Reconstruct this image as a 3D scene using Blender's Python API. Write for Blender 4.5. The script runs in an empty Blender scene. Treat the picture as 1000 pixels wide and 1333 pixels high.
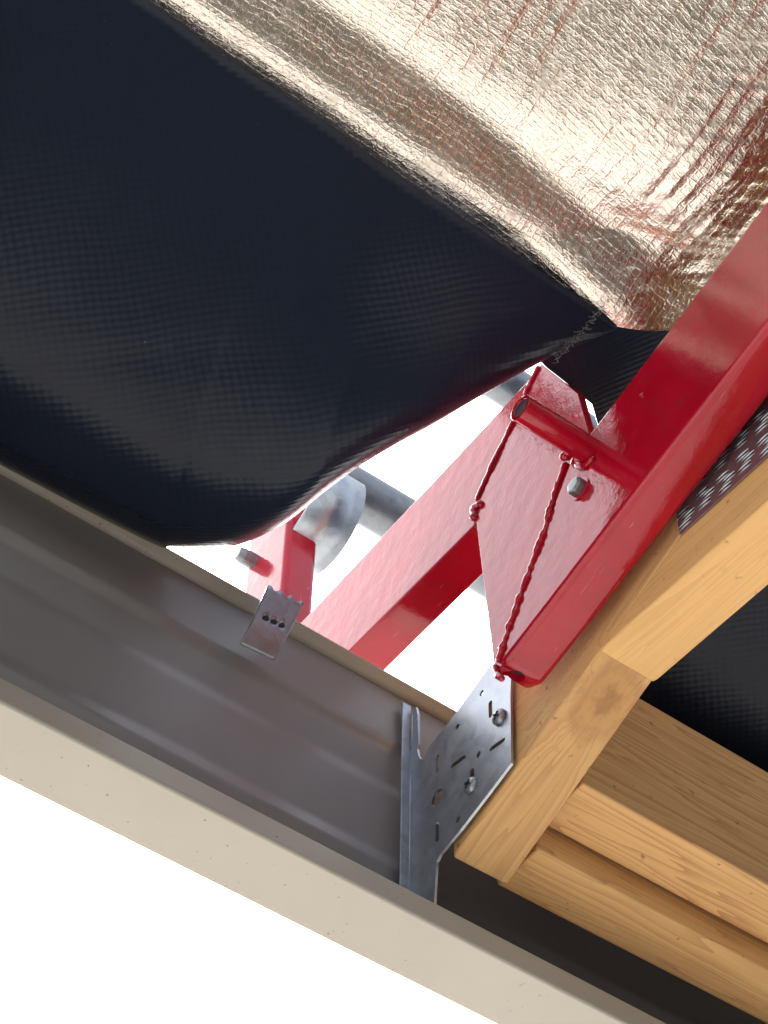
import bpy, bmesh, math, random
import numpy as np
from mathutils import Vector, Matrix, noise
from mathutils.geometry import tessellate_polygon

scene = bpy.context.scene
random.seed(7)
H = 1.6                                   # camera height above the ground

# ------------------------------------------------------------------ camera
F = 2600.0                                # focal length in photo pixels
_D = np.array([5700., 3347., F]); _D /= np.linalg.norm(_D)
_xz = 60.; _yz = -(F*F + _xz*5700.)/3347.
_U = np.array([_xz, _yz, F]); _U /= np.linalg.norm(_U)
_O = np.cross(_U, _D)
RM = np.stack([_D, _O, _U])               # camera axes (right, down, forward) -> world (along eave, outward, up)
cam_data = bpy.data.cameras.new('camera')
cam_data.sensor_fit = 'VERTICAL'; cam_data.sensor_height = 36.0
cam_data.lens = F/1333.0*36.0
cam_data.clip_start = 0.02; cam_data.clip_end = 3000
cam = bpy.data.objects.new('camera', cam_data)
scene.collection.objects.link(cam)
M = Matrix.Identity(4)
for i in range(3):
    M[i][0] = RM[i][0]; M[i][1] = -RM[i][1]; M[i][2] = -RM[i][2]
M[2][3] = H
cam.matrix_world = M
scene.camera = cam

# ------------------------------------------------------------------ light
SUN_EL, SUN_AZ = math.radians(50), math.radians(15)   # azimuth measured from +Y towards +X
world = bpy.data.worlds.new('World'); scene.world = world
world.use_nodes = True
wn = world.node_tree.nodes; wl = world.node_tree.links; wn.clear()
sky = wn.new('ShaderNodeTexSky'); sky.sky_type = 'NISHITA'; sky.sun_disc = False
sky.sun_elevation = SUN_EL; sky.sun_rotation = SUN_AZ
sky.air_density = 1.0; sky.dust_density = 6.0; sky.ozone_density = 1.0
hs = wn.new('ShaderNodeHueSaturation'); hs.inputs['Saturation'].default_value = 0.40
bg = wn.new('ShaderNodeBackground'); bg.inputs['Strength'].default_value = 0.15
wo = wn.new('ShaderNodeOutputWorld')
wl.new(sky.outputs[0], hs.inputs['Color']); wl.new(hs.outputs[0], bg.inputs['Color']); wl.new(bg.outputs[0], wo.inputs['Surface'])
sun_data = bpy.data.lights.new('sun', 'SUN'); sun_data.energy = 1.9; sun_data.angle = math.radians(10)
sun_data.color = (1.0, 0.98, 0.95)
sun = bpy.data.objects.new('sun', sun_data); scene.collection.objects.link(sun)
sdir = Vector((math.sin(SUN_AZ)*math.cos(SUN_EL), math.cos(SUN_AZ)*math.cos(SUN_EL), math.sin(SUN_EL)))
sun.rotation_euler = sdir.to_track_quat('Z', 'Y').to_euler(); sun.location = (0, 0, 8)
vs = scene.view_settings
vs.view_transform = 'Standard'; vs.look = 'None'; vs.gamma = 1.0; vs.use_curve_mapping = False
vs.exposure = 1.75

# ------------------------------------------------------------------ pixel helpers (a pixel gives a direction; a plane gives the distance)
def ray(p):
    w = RM @ np.array([p[0]-500., p[1]-666.5, F]); return w/np.linalg.norm(w)
def onX(p, x): r = ray(p); return r*(x/r[0])
def onY(p, y): r = ray(p); return r*(y/r[1])
def onZ(p, z): r = ray(p); return r*(z/r[2])
RS = 0.42                                 # roof slope
def onR(p, off=0.0):
    r = ray(p); return r*((1.06+off+RS*.83)/(r[2]+RS*r[1]))
def roofZ(y): return 1.06 - RS*(y-.83)

# ------------------------------------------------------------------ materials
def mat(name):
    m = bpy.data.materials.new(name); m.use_nodes = True
    nt = m.node_tree; b = nt.nodes['Principled BSDF']
    return m, nt, b
def N(nt, t, **kw):
    n = nt.nodes.new(t)
    for k, v in kw.items():
        if k in n.inputs: n.inputs[k].default_value = v
        else: setattr(n, k, v)
    return n
def ramp(nt, fac, stops):
    r = nt.nodes.new('ShaderNodeValToRGB'); e = r.color_ramp.elements
    while len(e) < len(stops): e.new(0.5)
    for i, (p, c) in enumerate(stops):
        e[i].position = p; e[i].color = (*c, 1) if len(c) == 3 else c
    nt.links.new(fac, r.inputs[0]); return r.outputs[0]
def coords(nt, kind='Object', scale=(1,1,1), rot=(0,0,0), loc=(0,0,0)):
    tc = nt.nodes.new('ShaderNodeTexCoord'); mp = nt.nodes.new('ShaderNodeMapping')
    mp.inputs['Scale'].default_value = scale; mp.inputs['Rotation'].default_value = rot; mp.inputs['Location'].default_value = loc
    nt.links.new(tc.outputs[kind], mp.inputs[0]); return mp.outputs[0]
def noise_tex(nt, vec, scale, detail=4, rough=.55, dist=0.0):
    n = N(nt, 'ShaderNodeTexNoise', Scale=scale, Detail=detail, Roughness=rough, Distortion=dist)
    if vec is not None: nt.links.new(vec, n.inputs['Vector'])
    return n.outputs['Fac']
def bump(nt, b, h, strength=.3, dist=.001, prev=None):
    n = N(nt, 'ShaderNodeBump', Strength=strength, Distance=dist)
    nt.links.new(h, n.inputs['Height'])
    if prev is not None: nt.links.new(prev, n.inputs['Normal'])
    nt.links.new(n.outputs[0], b.inputs['Normal']); return n.outputs[0]
def mix(nt, fac, a, b_):
    n = nt.nodes.new('ShaderNodeMix'); n.data_type = 'RGBA'
    for sock, v in ((n.inputs[0], fac), (n.inputs[6], a), (n.inputs[7], b_)):
        if hasattr(v, 'links'): nt.links.new(v, sock)
        else: sock.default_value = v if not isinstance(v, tuple) else (*v, 1)
    return n.outputs[2]
def math_(nt, op, a, b_=None):
    n = nt.nodes.new('ShaderNodeMath'); n.operation = op
    for i, v in enumerate((a, b_)):
        if v is None: continue
        if hasattr(v, 'links'): nt.links.new(v, n.inputs[i])
        else: n.inputs[i].default_value = v
    return n.outputs[0]

def red_paint():
    m, nt, b = mat('red_gloss_paint')
    c = coords(nt)
    blot = noise_tex(nt, c, 22, 5, .6)
    col = ramp(nt, blot, [(.3, (.34, .002, .013)), (.7, (.44, .004, .022))])
    chips = noise_tex(nt, c, 240, 3, .6)
    cf = ramp(nt, chips, [(.715, (0, 0, 0)), (.73, (1, 1, 1))])
    col = mix(nt, cf, col, (.10, .05, .05))
    nt.links.new(col, b.inputs['Base Color'])
    grime = ramp(nt, noise_tex(nt, c, 38, 6, .72), [(.56, (0, 0, 0)), (.74, (1, 1, 1))])
    col = mix(nt, math_(nt, 'MULTIPLY', grime, .35), col, (.16, .035, .035))
    scr = ramp(nt, noise_tex(nt, coords(nt, scale=(900, 40, 60), rot=(.5, .2, .9)), 1.0, 2, .5), [(.73, (0, 0, 0)), (.76, (1, 1, 1))])
    col = mix(nt, math_(nt, 'MULTIPLY', scr, .5), col, (.55, .30, .32))
    nt.links.new(col, b.inputs['Base Color'])
    rg = ramp(nt, noise_tex(nt, c, 55, 6, .75), [(.38, (.03,)*3), (.62, (.12,)*3), (.8, (.34,)*3)])
    nt.links.new(rg, b.inputs['Roughness'])
    b.inputs['Specular IOR Level'].default_value = .55
    p = bump(nt, b, noise_tex(nt, c, 70, 3, .5), .22, .0012)
    bump(nt, b, noise_tex(nt, c, 420, 3, .6), .16, .0005, p)
    return m
def galv(name='galvanised_steel', tone=.48, rough=.36, spang=130):
    m, nt, b = mat(name)
    c = coords(nt)
    v = N(nt, 'ShaderNodeTexVoronoi', Scale=spang); nt.links.new(c, v.inputs['Vector'])
    s = nt.nodes.new('ShaderNodeSeparateColor'); nt.links.new(v.outputs['Color'], s.inputs[0])
    n1 = noise_tex(nt, c, 40, 5, .65)
    f = math_(nt, 'ADD', math_(nt, 'MULTIPLY', s.outputs[0], .26), math_(nt, 'MULTIPLY', n1, .8))
    col = ramp(nt, f, [(.25, (tone*.68, tone*.75, tone*.83)), (.8, (tone*1.08, tone*1.2, tone*1.32))])
    stain = ramp(nt, noise_tex(nt, c, 95, 6, .7), [(.66, (0, 0, 0)), (.74, (1, 1, 1))])
    col = mix(nt, math_(nt, 'MULTIPLY', stain, .45), col, (.16, .15, .14))
    nt.links.new(col, b.inputs['Base Color'])
    b.inputs['Metallic'].default_value = .85
    rr = ramp(nt, f, [(.2, (rough-.1,)*3), (.9, (rough+.14,)*3)]); nt.links.new(rr, b.inputs['Roughness'])
    bump(nt, b, noise_tex(nt, c, 160, 4, .6), .12, .0006)
    return m
def wood(name, light, dark, knots=(), seed=0.0, rough_saw=.35, contrast=1.0):
    # local X runs along the grain
    m, nt, b = mat(name)
    tc = nt.nodes.new('ShaderNodeTexCoord')
    vec = tc.outputs['Object']
    kmask = None
    for (kx, ky, kz, r) in knots:
        sub = nt.nodes.new('ShaderNodeVectorMath'); sub.operation = 'SUBTRACT'; sub.inputs[1].default_value = (kx, ky, kz)
        nt.links.new(tc.outputs['Object'], sub.inputs[0])
        sc = nt.nodes.new('ShaderNodeVectorMath'); sc.operation = 'MULTIPLY'; sc.inputs[1].default_value = (1/r*.62, .85/r, .25/r)
        nt.links.new(sub.outputs[0], sc.inputs[0])
        kn = N(nt, 'ShaderNodeTexNoise', Scale=1.9, Detail=4.0, Roughness=.6); nt.links.new(sc.outputs[0], kn.inputs['Vector'])
        kc_ = nt.nodes.new('ShaderNodeVectorMath'); kc_.operation = 'MULTIPLY_ADD'; kc_.inputs[1].default_value = (1.1, 1.1, 1.1)
        nt.links.new(kn.outputs['Color'], kc_.inputs[0]); nt.links.new(sc.outputs[0], kc_.inputs[2])
        ko = nt.nodes.new('ShaderNodeVectorMath'); ko.operation = 'SUBTRACT'; ko.inputs[1].default_value = (.55, .55, .55); nt.links.new(kc_.outputs[0], ko.inputs[0])
        ln = nt.nodes.new('ShaderNodeVectorMath'); ln.operation = 'LENGTH'; nt.links.new(ko.outputs[0], ln.inputs[0])
        g = math_(nt, 'POWER', 2.718, math_(nt, 'MULTIPLY', math_(nt, 'MULTIPLY', ln.outputs['Value'], ln.outputs['Value']), -.55))
        push = nt.nodes.new('ShaderNodeVectorMath'); push.operation = 'SCALE'
        nt.links.new(sub.outputs[0], push.inputs[0]); nt.links.new(math_(nt, 'MULTIPLY', g, 1.3), push.inputs['Scale'])
        ad = nt.nodes.new('ShaderNodeVectorMath'); ad.operation = 'ADD'
        nt.links.new(vec, ad.inputs[0]); nt.links.new(push.outputs[0], ad.inputs[1]); vec = ad.outputs[0]
        rings = math_(nt, 'SINE', math_(nt, 'MULTIPLY', ln.outputs['Value'], 8.0))
        km = (g, rings); kmask = km if kmask is None else kmask
    mp = nt.nodes.new('ShaderNodeMapping'); mp.inputs['Scale'].default_value = (1.6, 30, 30); mp.inputs['Location'].default_value = (seed, seed*1.7, seed*.6)
    mp.inputs['Rotation'].default_value = (.3, .012, .02)
    nt.links.new(vec, mp.inputs[0])
    n1 = noise_tex(nt, mp.outputs[0], 1.3, 2, .4, .6)
    w = math_(nt, 'FRACT', math_(nt, 'MULTIPLY', n1, 15.0))             # growth rings: slow early wood, sharp late wood
    w = math_(nt, 'POWER', w, 2.2)
    mp2 = nt.nodes.new('ShaderNodeMapping'); mp2.inputs['Scale'].default_value = (14, 420, 420); nt.links.new(vec, mp2.inputs[0])
    fine = noise_tex(nt, mp2.outputs[0], 1.0, 4, .65)
    big = noise_tex(nt, tc.outputs['Object'], 7, 4, .6)
    f = math_(nt, 'ADD', math_(nt, 'MULTIPLY', w, .55*contrast), math_(nt, 'ADD', math_(nt, 'MULTIPLY', fine, .35), math_(nt, 'MULTIPLY', big, .35)))
    col = ramp(nt, f, [(.22, light), (.95, dark)])
    if kmask is not None:
        kd = ramp(nt, kmask[0], [(.40, (0, 0, 0)), (.85, (1, 1, 1))])
        kc = ramp(nt, math_(nt, 'MULTIPLY', math_(nt, 'ADD', kmask[1], 1.0), .5), [(.1, (light[0]*.72, light[1]*.62, light[2]*.55)), (.9, (dark[0]*.62, dark[1]*.5, dark[2]*.45))])
        col = mix(nt, math_(nt, 'MULTIPLY', kd, .6), col, kc)
    spots = ramp(nt, noise_tex(nt, tc.outputs['Object'], 120, 2, .5), [(.70, (0, 0, 0)), (.76, (1, 1, 1))])
    stn = ramp(nt, noise_tex(nt, tc.outputs['Object'], 24, 5, .7), [(.62, (0, 0, 0)), (.74, (1, 1, 1))])
    col = mix(nt, math_(nt, 'MULTIPLY', stn, .38), col, (dark[0]*.6, dark[1]*.55, dark[2]*.6))
    col = mix(nt, math_(nt, 'MULTIPLY', spots, .6), col, (dark[0]*.35, dark[1]*.3, dark[2]*.3))
    nt.links.new(col, b.inputs['Base Color'])
    b.inputs['Roughness'].default_value = .68
    b.inputs['Specular IOR Level'].default_value = .3
    p = bump(nt, b, fine, rough_saw, .0009)
    bump(nt, b, w, .18, .0008, p)
    return m
def membrane():
    m, nt, b = mat('black_woven_underlay')
    c = coords(nt, 'UV', rot=(0, 0, math.radians(39)))
    cw = N(nt, 'ShaderNodeTexNoise', Scale=9.0, Detail=2.0)
    nt.links.new(c, cw.inputs['Vector'])
    wv = nt.nodes.new('ShaderNodeVectorMath'); wv.operation = 'SCALE'; wv.inputs['Scale'].default_value = .010
    nt.links.new(cw.outputs['Color'], wv.inputs[0])
    ad = nt.nodes.new('ShaderNodeVectorMath'); ad.operation = 'ADD'; nt.links.new(c, ad.inputs[0]); nt.links.new(wv.outputs[0], ad.inputs[1])
    hs_ = []
    for d, s in (('X', 58.0), ('Y', 66.0)):
        t = N(nt, 'ShaderNodeTexWave', Scale=s, Distortion=0.6, Detail=1.0)
        t.wave_type = 'BANDS'; t.bands_direction = d; t.inputs['Detail Scale'].default_value = .4
        nt.links.new(ad.outputs[0], t.inputs['Vector']); hs_.append(t.outputs['Fac'])
    h = math_(nt, 'ADD', math_(nt, 'MULTIPLY', hs_[0], .8), hs_[1])
    o = coords(nt)
    n1 = noise_tex(nt, o, 6, 4, .55)
    col = ramp(nt, n1, [(.3, (.008, .0125, .025)), (.7, (.011, .0165, .031))])
    dust = ramp(nt, noise_tex(nt, o, 330, 2, .5), [(.80, (0, 0, 0)), (.82, (1, 1, 1))])
    col = mix(nt, math_(nt, 'MULTIPLY', dust, .5), col, (.22, .21, .19))
    nt.links.new(col, b.inputs['Base Color'])
    b.inputs['Roughness'].default_value = .27
    b.inputs['Specular IOR Level'].default_value = .22
    p = bump(nt, b, noise_tex(nt, o, 30, 3, .5), .25, .002)
    fade = math_(nt, 'MULTIPLY', h, ramp(nt, noise_tex(nt, o, 8, 2, .5), [(.3, (.45,)*3), (.6, (1,)*3)]))
    bump(nt, b, fade, .14, .0009, p)
    return m
def foil():
    m, nt, b = mat('woven_metal_foil')
    c = coords(nt, 'UV')
    cw = N(nt, 'ShaderNodeTexNoise', Scale=28.0, Detail=3.0); nt.links.new(c, cw.inputs['Vector'])
    wv = nt.nodes.new('ShaderNodeVectorMath'); wv.operation = 'SCALE'; wv.inputs['Scale'].default_value = .006
    nt.links.new(cw.outputs['Color'], wv.inputs[0])
    ad = nt.nodes.new('ShaderNodeVectorMath'); ad.operation = 'ADD'; nt.links.new(c, ad.inputs[0]); nt.links.new(wv.outputs[0], ad.inputs[1])
    hs_ = []
    for d, s in (('X', 62.0), ('Y', 74.0)):
        t = N(nt, 'ShaderNodeTexWave', Scale=s, Distortion=2.6, Detail=2.0)
        t.wave_type = 'BANDS'; t.bands_direction = d; t.inputs['Detail Scale'].default_value = 1.4
        nt.links.new(ad.outputs[0], t.inputs['Vector'])
        hs_.append(math_(nt, 'POWER', t.outputs['Fac'], 7.0))
    thr = math_(nt, 'MAXIMUM', hs_[0], hs_[1])
    col = mix(nt, math_(nt, 'MULTIPLY', thr, .16), (.84, .785, .70), (.62, .53, .44))
    nt.links.new(col, b.inputs['Base Color'])
    b.inputs['Metallic'].default_value = 1.0
    rr = ramp(nt, noise_tex(nt, coords(nt), 25, 4, .6), [(.3, (.16,)*3), (.7, (.30,)*3)]); nt.links.new(rr, b.inputs['Roughness'])
    o = coords(nt)
    p = bump(nt, b, noise_tex(nt, ad.outputs[0], 210, 4, .6, .5), .5, .0016)
    bump(nt, b, thr, .22, .0007, p)
    return m
def paint(name, c1, c2, rough, specks=0.0, spec=.5, bmp=.06):
    m, nt, b = mat(name)
    c = coords(nt)
    col = ramp(nt, noise_tex(nt, c, 9, 5, .6), [(.3, c1), (.7, c2)])
    if specks:
        s = ramp(nt, noise_tex(nt, c, 260, 2, .45), [(specks, (0, 0, 0)), (specks+.02, (1, 1, 1))])
        col = mix(nt, math_(nt, 'MULTIPLY', s, .8), col, (.13, .075, .04))
    nt.links.new(col, b.inputs['Base Color'])
    rr = ramp(nt, noise_tex(nt, c, 14, 5, .65), [(.3, (rough-.07,)*3), (.75, (rough+.1,)*3)]); nt.links.new(rr, b.inputs['Roughness'])
    b.inputs['Specular IOR Level'].default_value = spec
    bump(nt, b, noise_tex(nt, c, 35, 3, .5), bmp, .002)
    return m
def ground_mat(name, c1, c2, sc):
    m, nt, b = mat(name)
    c = coords(nt)
    f = math_(nt, 'ADD', math_(nt, 'MULTIPLY', noise_tex(nt, c, sc, 6, .65), .7), math_(nt, 'MULTIPLY', noise_tex(nt, c, sc*30, 4, .6), .3))
    nt.links.new(ramp(nt, f, [(.35, c1), (.65, c2)]), b.inputs['Base Color'])
    b.inputs['Roughness'].default_value = .9
    bump(nt, b, f, .5, .02)
    return m

RED = red_paint()
GALV = galv(tone=.46); GALV2 = galv('dull_galvanised_pipe', .27, .40, 90); GALV3 = galv('stained_plate_steel', .36, .36, 160)
MEMB = membrane(); FOIL = foil()
CREAM = paint('cream_baked_paint', (.365, .342, .290), (.395, .370, .314), .42, .735)
WASH = paint('grey_wash_coat', (.225, .220, .222), (.26, .254, .256), .36, .0, .55, .025)
W_TAIL = wood('pine_rafter', (.70, .43, .180), (.43, .22, .088), knots=((-.141, -.004, .0, .0175),), seed=3.1, rough_saw=.55, contrast=.6)
W_CHORD = wood('pine_chord', (.72, .45, .185), (.52, .28, .105), seed=8.3, contrast=.5)
W_A = wood('pine_block', (.70, .43, .180), (.43, .22, .088), seed=1.7, rough_saw=.35)
W_B = wood('pine_block_pale', (.70, .43, .180), (.45, .235, .095), seed=5.5, rough_saw=.35, contrast=.8)
CLAY = ground_mat('pale_clay_ground', (.26, .235, .205), (.52, .51, .49), .9)
CONC = ground_mat('floor_concrete', (.12, .095, .07), (.50, .49, .475), 1.5)
WALLM = paint('house_wall_board', (.07, .066, .06), (.09, .085, .08), .7)
DARKM = paint('recess_shade', (.02, .018, .016), (.03, .026, .024), .8)  # near-black colour standing in for shade inside slits, recesses, dents and holes

# ------------------------------------------------------------------ object helpers
COL = scene.collection
def thing(name, label, cat, base, group=None):
    o = bpy.data.objects.new(name, None); COL.objects.link(o); o.empty_display_size = .03
    o.location = (base[0], base[1], base[2]+H)
    o['label'] = label; o['category'] = cat
    if group: o['group'] = group
    return o
def tag(o, label, cat, group=None):
    o['label'] = label; o['category'] = cat
    if group: o['group'] = group
def part(name, verts, faces, m, parent=None, origin=None, rot=None, smooth=False, uv=None):
    """mesh object; verts in camera-height coordinates; kept in the parent's frame"""
    verts = [Vector(v) for v in verts]
    if origin is None: origin = sum(verts, Vector())/len(verts)
    origin = Vector(origin)
    Rm = rot if rot is not None else Matrix.Identity(3)
    inv = Rm.transposed()
    me = bpy.data.meshes.new(name)
    me.from_pydata([inv @ (v-origin) for v in verts], [], faces)
    if uv is not None:
        l = me.uv_layers.new(name='UVMap')
        for lp in me.loops: l.data[lp.index].uv = uv[lp.vertex_index]
    me.materials.append(m)
    if smooth: me.shade_smooth()
    o = bpy.data.objects.new(name, me); COL.objects.link(o)
    mw = Matrix.Translation(origin + Vector((0, 0, H))) @ Rm.to_4x4()
    if parent is not None:
        o.parent = parent
        pl = Vector((0, 0, 0)); q = parent
        o.matrix_basis = PW(parent).inverted() @ mw
    else: o.matrix_basis = mw
    return o
def PW(o):
    w = o.matrix_basis.copy()
    while o.parent: o = o.parent; w = o.matrix_basis @ w
    return w
def bevel(o, w, seg=2, ang=30):
    b = o.modifiers.new('bevel', 'BEVEL'); b.width = w; b.segments = seg; b.limit_method = 'ANGLE'; b.angle_limit = math.radians(ang)
    b.harden_normals = False; o.data.shade_smooth()
    wn_ = o.modifiers.new('normals', 'WEIGHTED_NORMAL'); wn_.keep_sharp = True; return b
def fix(o):
    bm = bmesh.new(); bm.from_mesh(o.data); bmesh.ops.recalc_face_normals(bm, faces=bm.faces); bm.to_mesh(o.data); bm.free()
def prism(poly_yz, x0, x1):
    n = len(poly_yz)
    v = [(x0, y, z) for y, z in poly_yz] + [(x1, y, z) for y, z in poly_yz]
    f = [tuple(range(n)), tuple(range(2*n-1, n-1, -1))] + [(i, i+n, (i+1) % n+n, (i+1) % n) for i in range(n)]
    return v, f
def box(x0, x1, y0, y1, z0, z1): return prism([(y0, z0), (y1, z0), (y1, z1), (y0, z1)], x0, x1)
def tube(pts, rad, seg=12, cap=True):
    pts = [Vector(p) for p in pts]; n = len(pts)
    rads = rad if isinstance(rad, (list, tuple)) else [rad]*n
    v = []; f = []
    prevn = None
    for i, p in enumerate(pts):
        t = (pts[min(i+1, n-1)]-pts[max(i-1, 0)]).normalized()
        a = prevn if prevn is not None else (Vector((0, 0, 1)) if abs(t.z) < .9 else Vector((1, 0, 0)))
        a = (a - t*a.dot(t)).normalized(); prevn = a; b = t.cross(a)
        for k in range(seg):
            th = 2*math.pi*k/seg
            v.append(p + (a*math.cos(th)+b*math.sin(th))*rads[i])
    for i in range(n-1):
        for k in range(seg):
            f.append((i*seg+k, i*seg+(k+1) % seg, (i+1)*seg+(k+1) % seg, (i+1)*seg+k))
    if cap: f += [tuple(range(seg-1, -1, -1)), tuple(range((n-1)*seg, n*seg))]
    return v, f
def pipe_hollow(p0, p1, r, t, seg=32):
    p0, p1 = Vector(p0), Vector(p1); ax = (p1-p0).normalized()
    a = (Vector((0, 0, 1)) - ax*ax.z).normalized(); b = ax.cross(a)
    v = []; f = []
    for (c, rr) in ((p0, r), (p1, r), (p1, r-t), (p0, r-t)):
        for k in range(seg):
            th = 2*math.pi*k/seg; v.append(c + (a*math.cos(th)+b*math.sin(th))*rr)
    for q in range(4):
        for k in range(seg):
            k2 = (k+1) % seg; q2 = (q+1) % 4
            f.append((q*seg+k, q*seg+k2, q2*seg+k2, q2*seg+k))
    return v, f
def bead(name, pts, r, parent, m=None, wob=.35, seed=0.0):
    P = [Vector(p) for p in pts]; L = []
    for a, b in zip(P[:-1], P[1:]):
        n = max(2, int((b-a).length/.0016))
        L += [a.lerp(b, i/n) for i in range(n)]
    L.append(P[-1])
    out = []; rr = []
    for i, p in enumerate(L):
        q = p*120 + Vector((seed, 0, 0))
        out.append(p + Vector((noise.noise(q), noise.noise(q+Vector((9, 0, 0))), noise.noise(q+Vector((0, 9, 0)))))*r*.35)
        rr.append(r*(1+wob*noise.noise(p*230+Vector((0, seed, 0)))))
    rr[0] *= .5; rr[-1] *= .5
    v, f = tube(out, rr, 10)
    o = part(name, v, f, m or RED, parent, smooth=True); return o

# ================================================================== SETTING
def grid_sheet(name, x0, x1, y0, y1, z, m, n=2):
    v = [(x0, y0, z), (x1, y0, z), (x1, y1, z), (x0, y1, z)]
    o = part(name, v, [(0, 1, 2, 3)], m); o['kind'] = 'structure'; return o
grid_sheet('ground', -1500, 1500, -1500, 1500, -H, CLAY)
v, f = box(-6.0, 6.6, -7.0, .55, -H+.0, -H+.10)
o = part('floor_slab', v, f, CONC); o['kind'] = 'structure'; fix(o); bevel(o, .008)
v, f = box(-5.5, 6.0, -.74, -.62, -H+.10, .935)
o = part('house_wall', v, f, WALLM); fix(o); bevel(o, .005)
tag(o, 'plain boarded house wall that carries the roof truss behind the viewer', 'wall')

# ================================================================== METAL FASCIA
TILT = -.016                              # slight fall along the eave
def ribbon(name, prof, x0, x1, th, m, parent, nx=24):
    v = []; f = []; n = len(prof)
    for i in range(nx+1):
        x = x0+(x1-x0)*i/nx
        for y, z in prof: v.append((x, y, z+TILT*(x-.47)))
    for i in range(nx):
        for k in range(n-1):
            f.append((i*n+k, (i+1)*n+k, (i+1)*n+k+1, i*n+k+1))
    o = part(name, v, f, m, parent, smooth=True); fix(o)
    s = o.modifiers.new('sheet', 'SOLIDIFY'); s.thickness = th; s.offset = 0
    o.modifiers.new('normals', 'WEIGHTED_NORMAL')
    return o
def fillet(pts, r=.002, seg=3):
    out = [pts[0]]
    for a, b, c in zip(pts[:-2], pts[1:-1], pts[2:]):
        a, b, c = Vector(a), Vector(b), Vector(c)
        d0, d1 = (a-b), (c-b); rr = min(r, d0.length*.45, d1.length*.45)
        p0 = b+d0.normalized()*rr; p1 = b+d1.normalized()*rr
        for i in range(seg+1):
            t = i/seg; out.append(tuple(p0*(1-t)**2 + b*2*t*(1-t) + p1*t*t))
    out.append(pts[-1]); return out
FX0, FX1 = -.9, 1.9
fas = thing('metal_fascia', 'long grey sheet metal fascia with cream soffit lip along the eave', 'fascia', (.47, .84, .811))
prof = fillet([(.8330, 1.0555), (.8330, 1.003), (.8372, .996), (.8400, .968), (.8385, .958), (.8385, .902), (.8350, .889), (.8385, .878), (.8390, .8215)], .003)
ribbon('back_panel', prof, FX0, FX1, .0009, WASH, fas)
prof = fillet([(.8325, 1.0515), (.8290, 1.0515), (.8225, 1.0568), (.8235, 1.0582), (.8420, 1.0575), (.8428, 1.050)], .0015)
ribbon('top_hem', prof, FX0, FX1, .0009, CREAM, fas)
prof = fillet([(.8430, .838), (.8425, .8115), (.7875, .8105), (.7930, .8335), (.7968, .8340), (.7965, .8235)], .0022)
ribbon('soffit_channel', prof, FX0, FX1, .0011, CREAM, fas)

# ================================================================== ROOF TRUSS
XL, XR = .6207, .6657
SL = math.atan2(.937-.869, .7854-.6325)    # rafter slope
def under(y): return .937 - (y-.6325)*math.tan(SL)
truss = thing('roof_truss', 'pine roof truss heel with sawn rafter tail beside the punched bracket', 'truss', (.643, .63, .93))
dp = .095/math.cos(SL)
Rr = Matrix.Rotation(-SL, 3, 'X') @ Matrix.Rotation(math.pi/2, 3, 'Z')   # local X -> down-slope (outward)
def timber(name, poly, x0, x1, m, parent, origin, rot, bw=.0018, jit=.0006):
    v, f = prism(poly, x0, x1)
    o = part(name, v, f, m, parent, origin=origin, rot=rot); fix(o)
    bevel(o, bw, 2); return o
yt = .7854
poly = [(yt, under(yt)), (yt+.004, under(yt)+.09), (yt-.002, under(yt)+dp), (-1.2, under(-1.2)+dp), (-1.2, under(-1.2)), (.5, under(.5))]
timber('top_chord', poly, XL, XR, W_TAIL, truss, (.6432, yt, under(yt)), Rr)
Rc = Matrix.Rotation(math.pi/2, 3, 'Z')
g = .0006
poly = [(.6325, .9365), (-1.2, .9365), (-1.2, 1.0265), (.6325-(.09)/math.tan(SL), 1.0265-g)]
timber('bottom_chord', poly, XL-.0004, XR+.0016, W_CHORD, truss, (.6432, .63, .937), Rc)

# nail plate on the truss side
NPM = galv('red_tinted_plate', .30, .40, 160)  # galvanised colour, mixed below towards an even dull red
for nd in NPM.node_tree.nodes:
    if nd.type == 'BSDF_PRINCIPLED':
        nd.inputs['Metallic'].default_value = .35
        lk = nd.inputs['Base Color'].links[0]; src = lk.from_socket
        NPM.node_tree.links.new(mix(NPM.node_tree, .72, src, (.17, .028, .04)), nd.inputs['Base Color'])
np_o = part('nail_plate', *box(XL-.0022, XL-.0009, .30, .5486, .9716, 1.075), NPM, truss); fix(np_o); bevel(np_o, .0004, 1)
def slot_mesh():
    v = []; f = []
    def addb(x0, x1, y0, y1, z0, z1):
        b = len(v); vv, ff = box(x0, x1, y0, y1, z0, z1); v.extend(vv); f.extend([tuple(i+b for i in q) for q in ff])
    n = 8; L = .0058
    for sgn in (-1, 1):
        b = len(v)
        for i in range(n+1):
            y = -L+2*L*i/n; hgt = .0011*math.sin(math.pi*min(1, max(0, (i+.6)/(n+1.2))))
            for (dz, dx) in ((.0011, 0), (.0016, -hgt), (.0022, -hgt*.2)):
                v.append((dx, y, sgn*dz))
        for i in range(n):
            for k in range(2): f.append((b+i*3+k, b+(i+1)*3+k, b+(i+1)*3+k+1, b+i*3+k+1))
    return v, f
sv, sf = slot_mesh()
sme = bpy.data.meshes.new('tooth_slot'); sme.from_pydata(sv, [], sf); sme.materials.append(GALV); sme.shade_smooth()
dv, df = box(-.00010, .0006, -.0052, .0052, -.0010, .0010)
dme = bpy.data.meshes.new('slit'); dme.from_pydata(dv, [], df); dme.materials.append(DARKM)
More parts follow.
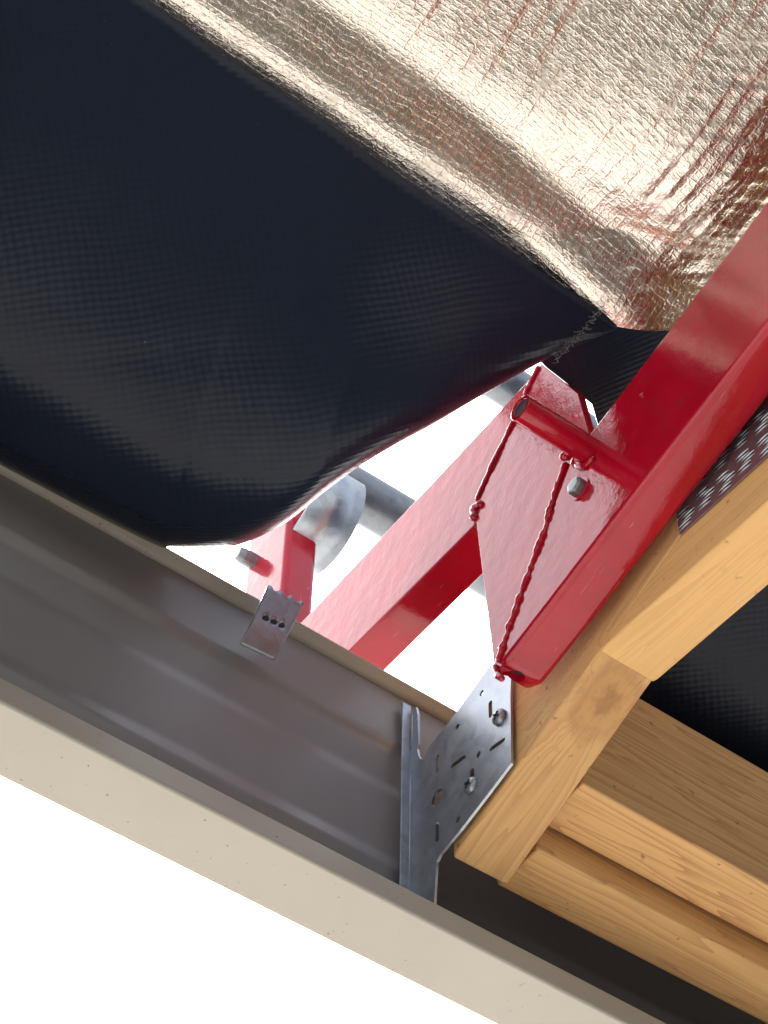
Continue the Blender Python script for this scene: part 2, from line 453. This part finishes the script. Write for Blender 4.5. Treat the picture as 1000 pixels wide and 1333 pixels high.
for ci in range(9):
    for ri in range(13):
        y = .5425 - ci*.0185 - (ri % 2)*.0042 + random.uniform(-.0005, .0005); z = .9765 + ri*.0058 + (.0026 if ci % 2 else 0)
        if ri % 4 == 3 or z > 1.07: continue
        if z > 1.014 - (y-.5)*.315 + .012: continue      # behind the red beam
        s = bpy.data.objects.new('tooth_slot', sme); COL.objects.link(s); s.parent = truss
        s.matrix_basis = PW(truss).inverted() @ Matrix.Translation((XL-.0022, y, z+H)) @ Matrix.Rotation(random.uniform(-.05, .05), 4, 'X')
        d = bpy.data.objects.new('slit', dme); COL.objects.link(d); d.parent = s

# ================================================================== BLOCKING TIMBERS
v, f = box(XR+.0020, 1.95, .7066, .7530, .9035, 1.022)
o = part('blocking_timber', v, f, W_A, origin=(1.0, .73, .90)); fix(o); bevel(o, .0016)
tag(o, 'taller pine block with broad brown inner face, nearer the black underlay', 'timber', 'blocks between the rafters')
v, f = box(XR+.0030, 1.95, .7555, .8000, .8810, .980)
o = part('blocking_timber', v, f, W_B, origin=(1.0, .78, .88)); fix(o); bevel(o, .002)
tag(o, 'lower pine block closest to the fascia, butted against the rafter tail', 'timber', 'blocks between the rafters')

# ================================================================== FASCIA BRACKET (punched plate with real holes)
XB = XL-.0042
brk = thing('fascia_bracket', 'punched galvanised steel bracket screwed between rafter tail and fascia', 'bracket', (XB, .80, .86))
def bp(x, y): w = onX((x, y), XB); return Vector((0, w[1], w[2]))
outer_px = [(540, 921), (543, 921), (545, 930), (546, 969), (544, 974), (546, 984), (549, 989), (553, 988), (556, 982), (561, 972), (586, 941), (640, 866), (668, 858), (666, 905), (667, 994), (640, 1030), (600, 1082), (575, 1112), (570, 1122), (568, 1150), (566, 1190), (533, 1175), (534, 1040)]
outer = [bp(*p) for p in outer_px]
def hole(cx, cy, along, a, b, n=14):
    """elongated hole: centre pixel, direction in the plate (degrees from outward), half length, half width in metres"""
    c = bp(cx, cy); th = math.radians(along); d = Vector((0, math.cos(th), math.sin(th))); e = Vector((0, -math.sin(th), math.cos(th)))
    L = []
    for k in range(n):
        t = 2*math.pi*(k+.5)/n
        L.append(c + d*((a-b)*(1 if math.cos(t) > 0 else -1) + b*math.cos(t)) + e*b*math.sin(t))
    return L
holes = [hole(628.5, 903, 90, .0024, .0022), hole(640, 924, 90, .0078, .0021), hole(597, 947, 90, .0024, .0022), hole(649, 970, 8, .0082, .0019),
         hole(571, 995.5, 90, .0085, .0021), hole(598, 992, 8, .0082, .0019), hole(624.6, 983, 90, .0026, .0022), hole(571, 1039, 90, .0066, .0064, 20),
         hole(598, 1067.5, 90, .0024, .0022), hole(571, 1083, 90, .0088, .0021), hole(616, 1010, 90, .0060, .0022)]
loops = [outer]+holes
tris = tessellate_polygon([[Vector((p.y, p.z, 0)) for p in L] for L in loops])
flat = [Vector((XB, p.y, p.z)) for L in loops for p in L]
o = part('side_plate', flat, [tuple(t) for t in tris], GALV, brk); fix(o)
s = o.modifiers.new('sheet', 'SOLIDIFY'); s.thickness = .0020; s.offset = 0
yb = onX((535, 1040), XB)[1]
v, f = box(XB-.0085, XB-.0008, yb-.0004, yb+.0012, .838, 1.039)
o = part('flange', v, f, GALV, brk); fix(o); bevel(o, .0005, 2)
v, f = tube([(XB-.0002, yb+.0002, .838), (XB-.0002, yb+.0002, 1.030)], .0013, 10)
part('bend', v, f, GALV, brk, smooth=True)
def screw(px, parent, r=.0062):
    c = onX(px, XB-.0012)
    v = []; f = []; n = 20
    prof = [(0, r*.98), (-.0012, r), (-.0026, r*.86), (-.0034, r*.55), (-.0036, r*.30)]
    for (dx, rr) in prof:
        for k in range(n): t = 2*math.pi*k/n; v.append((c[0]+dx, c[1]+rr*math.cos(t), c[2]+rr*math.sin(t)))
    for q in range(len(prof)-1):
        for k in range(n): f.append((q*n+k, q*n+(k+1) % n, (q+1)*n+(k+1) % n, (q+1)*n+k))
    q = len(prof)-1; f.append(tuple(q*n+k for k in range(n)))
    h = part('screw', v, f, GALV3, parent, smooth=True); fix(h)
    for a in (35, 125):
        th = math.radians(a); d = Vector((0, math.cos(th), math.sin(th))); e = Vector((0, -math.sin(th), math.cos(th))); cc = Vector(c)
        vv = []
        for x in (-.0030, -.0040):
            for s1, s2 in ((-1, -1), (1, -1), (1, 1), (-1, 1)): vv.append(cc+Vector((x, 0, 0))+d*s1*r*.5+e*s2*.0009)
        k = part('cross_recess', vv, [(0, 1, 2, 3), (7, 6, 5, 4), (0, 4, 5, 1), (1, 5, 6, 2), (2, 6, 7, 3), (3, 7, 4, 0)], DARKM, h); fix(k)
    return h
screw((651, 934), brk); screw((614, 1023), brk)

# ================================================================== TORN STEEL CLIP ON THE FASCIA TOP
YC = .8165
clip = thing('torn_steel_clip', 'small torn galvanised strap with three dents hooked on the fascia edge', 'clip', tuple(onY((345, 820), YC)))
c00, c10, c11, c01 = [Vector(onY(p, YC)) for p in ((313, 838), (357, 859), (379, 803), (332, 780))]
def cp(u, w): return (c00*(1-u)+c10*u)*(1-w) + (c01*(1-u)+c11*u)*w
nx, nz = 24, 20; v = []; f = []
for j in range(nz+1):
    for i in range(nx+1):
        u, w = i/nx, j/nz
        ww = w
        if j == nz: ww += .035*math.sin(u*math.pi*7.0)+.02*noise.noise(Vector((u*9, 3, 1)))
        p = cp(u, ww)
        y = p.y - .0100*math.sin(min(1, w/.55)*math.pi*.5) - (w-.50)*.012*(w > .50)
        for k in range(3):
            uu, vw = .30+.22*k, .50+.008*k
            d = math.hypot((u-uu)*1.0, (w-vw)*1.9)
            y += .0040*max(0, 1-(d/.075)**2)
        v.append((p.x, y, p.z))
for j in range(nz):
    for i in range(nx): f.append((j*(nx+1)+i, j*(nx+1)+i+1, (j+1)*(nx+1)+i+1, (j+1)*(nx+1)+i))
o = part('strap', v, f, GALV3, clip, smooth=True); fix(o)
s = o.modifiers.new('sheet', 'SOLIDIFY'); s.thickness = .0012
for k in range(3):
    p = cp(.30+.22*k, .50+.008*k); pv = []
    for q in range(12): t = 2*math.pi*q/12; pv.append((p.x+.0021*math.cos(t), p.y-.0026, p.z+.0019*math.sin(t)))
    vv, ff = tube([(p.x, p.y-.0100, p.z), (p.x, p.y-.0060, p.z)], .0024, 12)
    part('dent_shade', vv, ff, DARKM, clip)  # dark disc puts the shade of each dent into colour
p0, p1 = cp(0.02, 1.0), cp(.98, 1.0)
v, f = prism([(.8235, 0), (.8365, .001), (.8365, -.0002), (.8235, -.0012)], p0.x, p1.x)
v = [(a, b, c + 1.0592 + TILT*(a-.47)) for a, b, c in v]
o = part('hook', v, f, GALV3, clip); fix(o)

# ================================================================== RED EDGE-PROTECTION BRACKET
XS, XE = .578, .6115
red = thing('guardrail_bracket', 'glossy red welded steel guardrail bracket bolted beside the pine rafter', 'bracket', (.595, .60, .95))
def line_z(y): return .973 - .315*(y-.56)
def ttop(y): return 1.108 - .315*(y-.4865)
v, f = prism([(.6925, .9420), (.6860, .9480), (.6000, 1.0725), (-.15, ttop(-.15)), (-.15, line_z(-.15)), (.56, line_z(.56)), (.6770, line_z(.6770)-.0008)], XS, XE)
o = part('main_beam', v, f, RED, red); fix(o); bevel(o, .0075, 5, 25)
# drain hole near the tail
hc = Vector((.5925, .6840, .9392)); hd = Vector((0, -.62, .78)).normalized()
cv, cf = tube([hc-hd*.010, hc+hd*.014], .0074, 20)
cut = part('tail_hole', cv, cf, DARKM, o)
cv, cf = tube([hc+hd*.0035, hc+hd*.0125], .0073, 20)
part('hole_shade_plug', cv, cf, DARKM, o)  # dark plug added so the hole reads as shaded inside
bo = o.modifiers.new('hole', 'BOOLEAN'); bo.operation = 'DIFFERENCE'; bo.object = cut; bo.solver = 'EXACT'
dg = bpy.context.evaluated_depsgraph_get()
me_ = bpy.data.meshes.new_from_object(o.evaluated_get(dg))
o.modifiers.clear(); o.data = me_; me_.name = 'main_beam'
bpy.data.objects.remove(cut, do_unlink=True)
# outrigger arm
def at(px): w = onX(px, XS); return (w[1], w[2])
aT, aB = at((702, 474)), at((619, 657))
v, f = prism([(aB[0]+.001, 1.099), (aB[0], aB[1]), aT, (aT[0]+.01, 1.2035), (1.045, 1.186), (1.045, 1.094)], XS, XE)
o = part('outrigger_arm', v, f, RED, red); fix(o); bevel(o, .007, 5, 25)
# gusset plate
gp = [at(p) for p in ((703, 472), (752, 511), (766, 562), (742, 603), (652, 868), (642, 868), (617, 664))]
v, f = prism(gp, XS+.0005, XS+.0075)
o = part('gusset_plate', v, f, RED, red); fix(o); bevel(o, .0009, 2, 25)
def s3(px, dx=0.0): w = onX(px, XS+dx); return tuple(w)
bead('weld_bead', [s3(p) for p in ((702, 476), (690, 500), (672, 542), (652, 582), (633, 622), (620, 652))], .0019, red, seed=1.0)
bead('weld_bead', [s3(p, -.0005) for p in ((737, 602), (722, 640), (709, 690), (690, 740), (672, 790), (656, 836), (648, 862))], .0021, red, wob=.7, seed=5.0)
bead('weld_bead', [s3(p) for p in ((628, 655), (622, 658), (617, 662), (617, 676))], .0031, red, seed=8.0)
bead('weld_bead', [s3(p) for p in ((643, 866), (648, 878), (655, 884))], .0022, red, wob=.5, seed=3.0)
# locking pin stub
pb = Vector(s3((768, 588)))
pe = Vector((0, 0, 0)); best = 9
for k in range(300):
    c = pb - Vector((k*.0005, 0, 0)); cc = RM.T @ np.array(c); q = cc[:2]/cc[2]*F+np.array([500, 666.5]); d = abs(q[0]-677)
    if d < best: best, pe = d, c
v, f = pipe_hollow(pe, pb+Vector((.004, 0, 0)), .0098, .0030, 28)
pin = part('locking_pin', v, f, RED, red, smooth=False); fix(pin); bevel(pin, .0006, 2)
v, f = tube([pe+Vector((.0008, 0, 0)), pe+Vector((.006, 0, 0))], .0072, 20)
part('pin_end', v, f, GALV3, pin)
bead('weld_bead', [pb+Vector((-.001, .0125*math.cos(t), .0125*math.sin(t))) for t in [k*math.pi/4-1.9 for k in range(5)]], .0024, red, seed=12)
bead('weld_bead', [s3((737, 588), -.006), s3((738, 600), -.003)], .0048, red, seed=15)
# bolt
bc = Vector(s3((756, 637)))
v, f = tube([bc+Vector((-.0010, 0, 0)), bc+Vector((-.0062, 0, 0)), bc+Vector((-.0072, 0, 0))], [.0068, .0068, .0056], 6)
bolt = part('bolt', v, f, GALV2, red); fix(bolt); bevel(bolt, .0008, 2)
v, f = tube([bc+Vector((.0005, 0, 0)), bc+Vector((-.0012, 0, 0))], .0086, 24)
part('washer', v, f, RED, bolt)
v, f = prism([(1.045, 1.12), (.962, 1.176), (.962, 1.205), (.985, 1.225), (1.045, 1.225)], XE-.006, XE-.001)
o = part('post_cleat', v, f, RED, red); fix(o); bevel(o, .0008, 2)

# ================================================================== GUARDRAIL POST AND RAILS
post = thing('guardrail_post', 'upright red steel guardrail post rising outside the fascia', 'post', (.595, .99, 1.1))
v, f = box(.578, .6105, .958, 1.026, 1.19, 2.05)
o = part('post_tube', v, f, RED, post); fix(o); bevel(o, .006, 4, 25)
# curved rail cradle
RC = .050; cyc, czc = .969, 1.391
v = []; f = []; nseg = 26
for i in range(nseg+1):
    t = math.radians(-118 + 225*(i/nseg)*1.0)
    yy = cyc + RC*math.sin(-t-math.pi/2+math.pi/2)*1.0; zz = czc - RC*math.cos(t)
    for x in (.583, .632): v.append((x, yy, zz))
for i in range(nseg): f.append((2*i, 2*i+1, 2*i+3, 2*i+2))
o = part('rail_cradle', v, f, GALV, post, smooth=True); fix(o)
s = o.modifiers.new('sheet', 'SOLIDIFY'); s.thickness = .003
v, f = tube([(.585, 1.012, 1.345), (.566, 1.012, 1.345), (.560, 1.012, 1.345)], [.0075, .0075, .006], 16)
part('pin_head', v, f, GALV2, post)
v, f = pipe_hollow((.600, .958, 1.440), (2.3, .958, 1.440), .0242, .003, 40)
o = part('guard_rail', v, f, GALV2, smooth=True); fix(o)
o.modifiers.new('es', 'EDGE_SPLIT').split_angle = math.radians(40)
tag(o, 'lower galvanised steel pipe rail resting in the curved cradle', 'rail', 'guard rails on the post')
v, f = pipe_hollow((-.3, .958, 1.775), (2.3, .958, 1.775), .0242, .003, 40)
o = part('guard_rail', v, f, GALV2, smooth=True); fix(o)
o.modifiers.new('es', 'EDGE_SPLIT').split_angle = math.radians(40)
tag(o, 'upper galvanised pipe rail glimpsed at the peak of the red bracket', 'rail', 'guard rails on the post')

# ================================================================== ROOF UNDERLAY
def surf(name, rows, m, th=.0008, uvs=None):
    """rows: list of equal-length lists of points"""
    n = len(rows[0]); v = [p for r in rows for p in r]; f = []
    for j in range(len(rows)-1):
        for i in range(n-1): f.append((j*n+i, j*n+i+1, (j+1)*n+i+1, (j+1)*n+i))
    if uvs is None:
        uvs = []
        acc = [0.0]*n
        for j, r in enumerate(rows):
            for i in range(n):
                if j: acc[i] += (Vector(r[i])-Vector(rows[j-1][i])).length
                uvs.append((r[i][0], acc[i]))
    o = part(name, v, f, m, smooth=True, uv=uvs)
    s = o.modifiers.new('sheet', 'SOLIDIFY'); s.thickness = th; s.offset = 0
    return o
def interp(xs, ys, x):
    return float(np.interp(x, xs, ys))
# -- black sheet of the left bay: rolls from its upper edge to a belly above the fascia
sil = [((-40, 600), .004), ((190, 703), -.002), ((222, 711), -.006), ((255, 714), -.012), ((290, 713), -.019), ((318, 706), -.026), ((350, 692), -.033), ((380, 674), -.039), ((425, 637), -.046), ((470, 605), -.050), ((515, 578), -.050), ((560, 554), -.047), ((610, 524), -.041), ((660, 495), -.032), ((700, 473), -.022), ((722, 462), -.016)]
SB = [Vector(onR(p, off)) for p, off in sil]
def cat(P, t):
    i = min(int(t), len(P)-2); u = t-i
    p0, p1, p2, p3 = P[max(i-1, 0)], P[i], P[i+1], P[min(i+2, len(P)-1)]
    return .5*((2*p1)+(p2-p0)*u+(2*p0-5*p1+4*p2-p3)*u*u+(3*p1-p0-3*p2+p3)*u**3)
def WX(x):
    w = min(1, max(0, (x+.55)/.90)); return w*w*(3-2*w)
SB = [Vector((x, y, z)) for x, y, z in ((-1.1, .852, 1.0735), (-.7, .851, 1.073), (-.35, .850, 1.073), (-.05, .848, 1.072), (.14, .842, 1.068), (.27, .834, 1.064))] + SB[1:]
dense = [cat(SB, (len(SB)-1)*k/2000) for k in range(2001)]
acc = [0.0]
for p, q in zip(dense[:-1], dense[1:]): acc.append(acc[-1]+(q-p).length)
cols = []
xb1 = SB[6].x; arcs = []
def step_list():
    out = []; L = acc[-1]; sv_ = 0.0
    while sv_ < L:
        out.append(sv_); x = dense[min(2000, int(np.searchsorted(acc, sv_)))].x
        sv_ += .035 if x < .05 else (.012 if x < .25 else .0028)
    return out + [L]
for sv_ in step_list():
    i = min(2000, int(np.searchsorted(acc, sv_))); b = dense[i]
    w = WX(b.x); w = w + (1-w)*min(1, max(0, (b.x-xb1)/.035)) if b.x > xb1 else w
    cols.append((b, w)); arcs.append(sv_)
i3 = min(range(len(dense)), key=lambda i: abs(dense[i].x+.05))
topx = [float(np.interp(a_, [0, acc[i3], .5*(acc[i3]+acc[-1]), acc[-1]], [-1.1, -.05, .262, .577])) for a_ in arcs]
rows_n = 46; tail_n = 14
grid = [[] for _ in range(rows_n+tail_n+6)]
for ci, (B, w) in enumerate(cols):
    ax = topx[ci]
    # upper edge along the seam under the foil
    A = Vector((ax, .541 + .0025*noise.noise(Vector((ax*14, 0, 0))) - .0, 0)); A.z = roofZ(A.y) - .008 - .016*interp([-.2, .2, .45, .6], [0, .3, .9, 1.0], ax)
    vdir = Vector(ray((500, 666)))
    vb = B.normalized()
    tan = (Vector((0, .93, -.36))*(1-w) + vb*w).normalized()
    AB = (B-A).length; tp = min(1, .15 + (acc[-1]-arcs[ci])/.13); P1 = A + Vector((0, .075, -.045 - .012*w))*min(1, AB/.26)*tp; P2 = B - tan*min(.055 + .08*w, .62*AB)*tp
    pts = []
    # rolled upper edge (6 rows)
    for q in range(6):
        th = math.pi*.5*(1 - q/6); pts.append(A + Vector((0, -.0015*math.sin(th), .006*math.sin(th))))
    for q in range(rows_n):
        u = q/(rows_n-1)
        p = A*(1-u)**3 + P1*3*u*(1-u)**2 + P2*3*u*u*(1-u) + B*u**3
        p = p + Vector((0, 0, .0022*noise.noise(Vector((p.x*11, p.y*13, 2))) + .0016*max(0, noise.noise(Vector(((p.x*.55+p.y)*38, (p.x-p.y*.6)*7, 4)))-.15)))*math.sin(math.pi*u)
        pts.append(p)
    for q in range(1, tail_n+1):
        s_ = q/tail_n
        if True:
            belly = B + vb*(.035*s_) + Vector((-.02*s_*s_, -.045*s_*s_, .05*s_*s_))
            flat_ = B + Vector((0, .05*s_, .012*s_-.03*s_*s_))
            pts.append(flat_.lerp(belly, w))
    for j, p in enumerate(pts): grid[j].append(tuple(p))
o = surf('roof_underlay', grid, MEMB)
tag(o, 'sagging black woven underlay sheet bellying over the fascia, left of the bracket', 'underlay', 'black underlay sheets')

# -- black sheet of the right bay, reaching over the truss and the red beam to the ragged seam
rows = []; nx = 90; ny = 44
for j in range(-30, ny+1):
    r = []
    for i in range(nx+1):
        x = .470 + (i/nx)**1.6*5.4
        yhi = interp([.47, .53, .56, .60, .62, .64, .70, 2.0], [.590, .593, .597, .599, .604, .63, .85, .87], x)
        ylo = interp([.47, .53, .57, .62, .70, .9], [.580, .564, .552, .521, .50, .50], x)
        y = ylo + (yhi-ylo)*j/ny if j >= 0 else ylo + j*.165*(0 if x < .66 else min(1, (x-.66)/.06)) + j*.0004
        z = roofZ(y) + .004 - .020*interp([.53, .60, .66, .9, 1.3, 2.0], [.0, .2, .0, 1.2, 1.6, .2], x)*math.sin(math.pi*min(1, max(.12, (y-.42)/.45)))
        z += .0035*noise.noise(Vector((x*16, y*18, 5)))
        r.append((x + (.0045*noise.noise(Vector((y*90, 1, 0))) + .002*noise.noise(Vector((y*320, 4, 0))) if i == 0 else 0), y, z))
    rows.append(r)
o = surf('roof_underlay', rows, MEMB)
tag(o, 'taut dark underlay sheet over the truss and blocks, right of the red bracket', 'underlay', 'black underlay sheets')

# -- frayed threads along the ragged seam and the fold
def threads(name, n, gen, r, m, label, cat_):
    v = []; f = []
    for k in range(n):
        pts = gen(k); a, b = tube(pts, r, 5); q = len(v); v += a; f += [tuple(i+q for i in t) for t in b]
    o = part(name, v, f, m, smooth=True); o['kind'] = 'stuff'; o['label'] = label; o['category'] = cat_; return o
FRAY = paint('frayed_thread', (.10, .10, .11), (.16, .16, .16), .5)
rnd = random.Random(3)
def fray(k):
    t = rnd.random(); p = Vector(onR((792+(718-792)*t + rnd.uniform(-3, 3), 392+(474-392)*t), -.030))
    d = Vector((rnd.uniform(-1, 1), rnd.uniform(-1, 1), rnd.uniform(-.6, .1))).normalized()*rnd.uniform(.002, .005)
    return [p, p+d*.5+Vector((0, .0008, -.0006)), p+d]
threads('frayed_edge', 70, fray, .00022, FRAY, 'frayed black threads along the ragged end of the sagging underlay', 'threads')

# -- foil sheet above
rows = []; uvs = []
ys = list(np.linspace(.60, .22, 190)) + list(np.linspace(.20, -4.5, 60))
xs = list(np.linspace(-5.6, .0, 40)) + list(np.linspace(.02, .74, 300)) + [.76]
def foil_h(x, y):
    h = 0.0
    # big smooth roll along the seam
    h -= .007*math.exp(-((y-.527)/.020)**2)
    h += .005*math.exp(-((y-.495)/.018)**2)
    k = min(1, max(.12, (.505-y)/.05)) if y < .505 else .12
    k *= min(1, max(.25, (x-.16)/.14))
    # creases running up the slope
    n1 = noise.noise(Vector((x*58+1.6*noise.noise(Vector((x*9, y*9, 3))), y*7, 0)))
    n2 = noise.noise(Vector((x*140, y*15, 7)))
    n3 = noise.noise(Vector((x*120, y*120, 3)))
    h += k*(.0034*(abs(n1)-.3)*(.55+.45*math.sin(6+9*noise.noise(Vector((x*5, y*6, 21))))) + .0013*n2 + .00030*n3)
    h += k*.00042*math.sin(6.283*x/.0135 + 2.6*noise.noise(Vector((x*14, y*12, 31))))*(.6+.8*abs(noise.noise(Vector((x*30, y*22, 41)))))
    n4 = noise.noise(Vector((x*7, y*8, 11)))
    h += .006*n4*k
    # gathers where the red beam presses the foil down
    t = (x-.40)/.2
    t = max(0, min(1, (x-.40)/.20)); t = t*t*(3-2*t); e = max(0, min(1, (.575-y)/.17)); e = e*e*(3-2*e); q = max(0, min(1, (x-.44)/.16)); e = max(e, q*q*(3-2*q)*.62)
    h -= .050*t*e
    h += max(0, min(1, (x-.50)/.10))*.0016*noise.noise(Vector(((x*.6+y)*170, (x-y)*16, 9)))
    return h
for y in ys:
    r = []
    for x in xs:
        yy = min(y, interp([.0, .42, .48, .57, .62, .70], [.62, .60, .560, .545, .517, .50], x)) - (0 if y < .5 else (.6-y)*.02)
        y0, y = y, yy
        fine = y > .21 and -.01 < x < .76
        h = foil_h(x, y) if fine else .012*noise.noise(Vector((x*3, y*3, 1)))
        r.append((x, y, roofZ(y) + .012 + h)); uvs.append((x, -y*1.085)); y = y0
    rows.append(r)
o = surf('foil_underlay', rows, FOIL, .0006, uvs)
tag(o, 'crinkled silver foil underlay sheet catching light beyond the black one', 'foil')
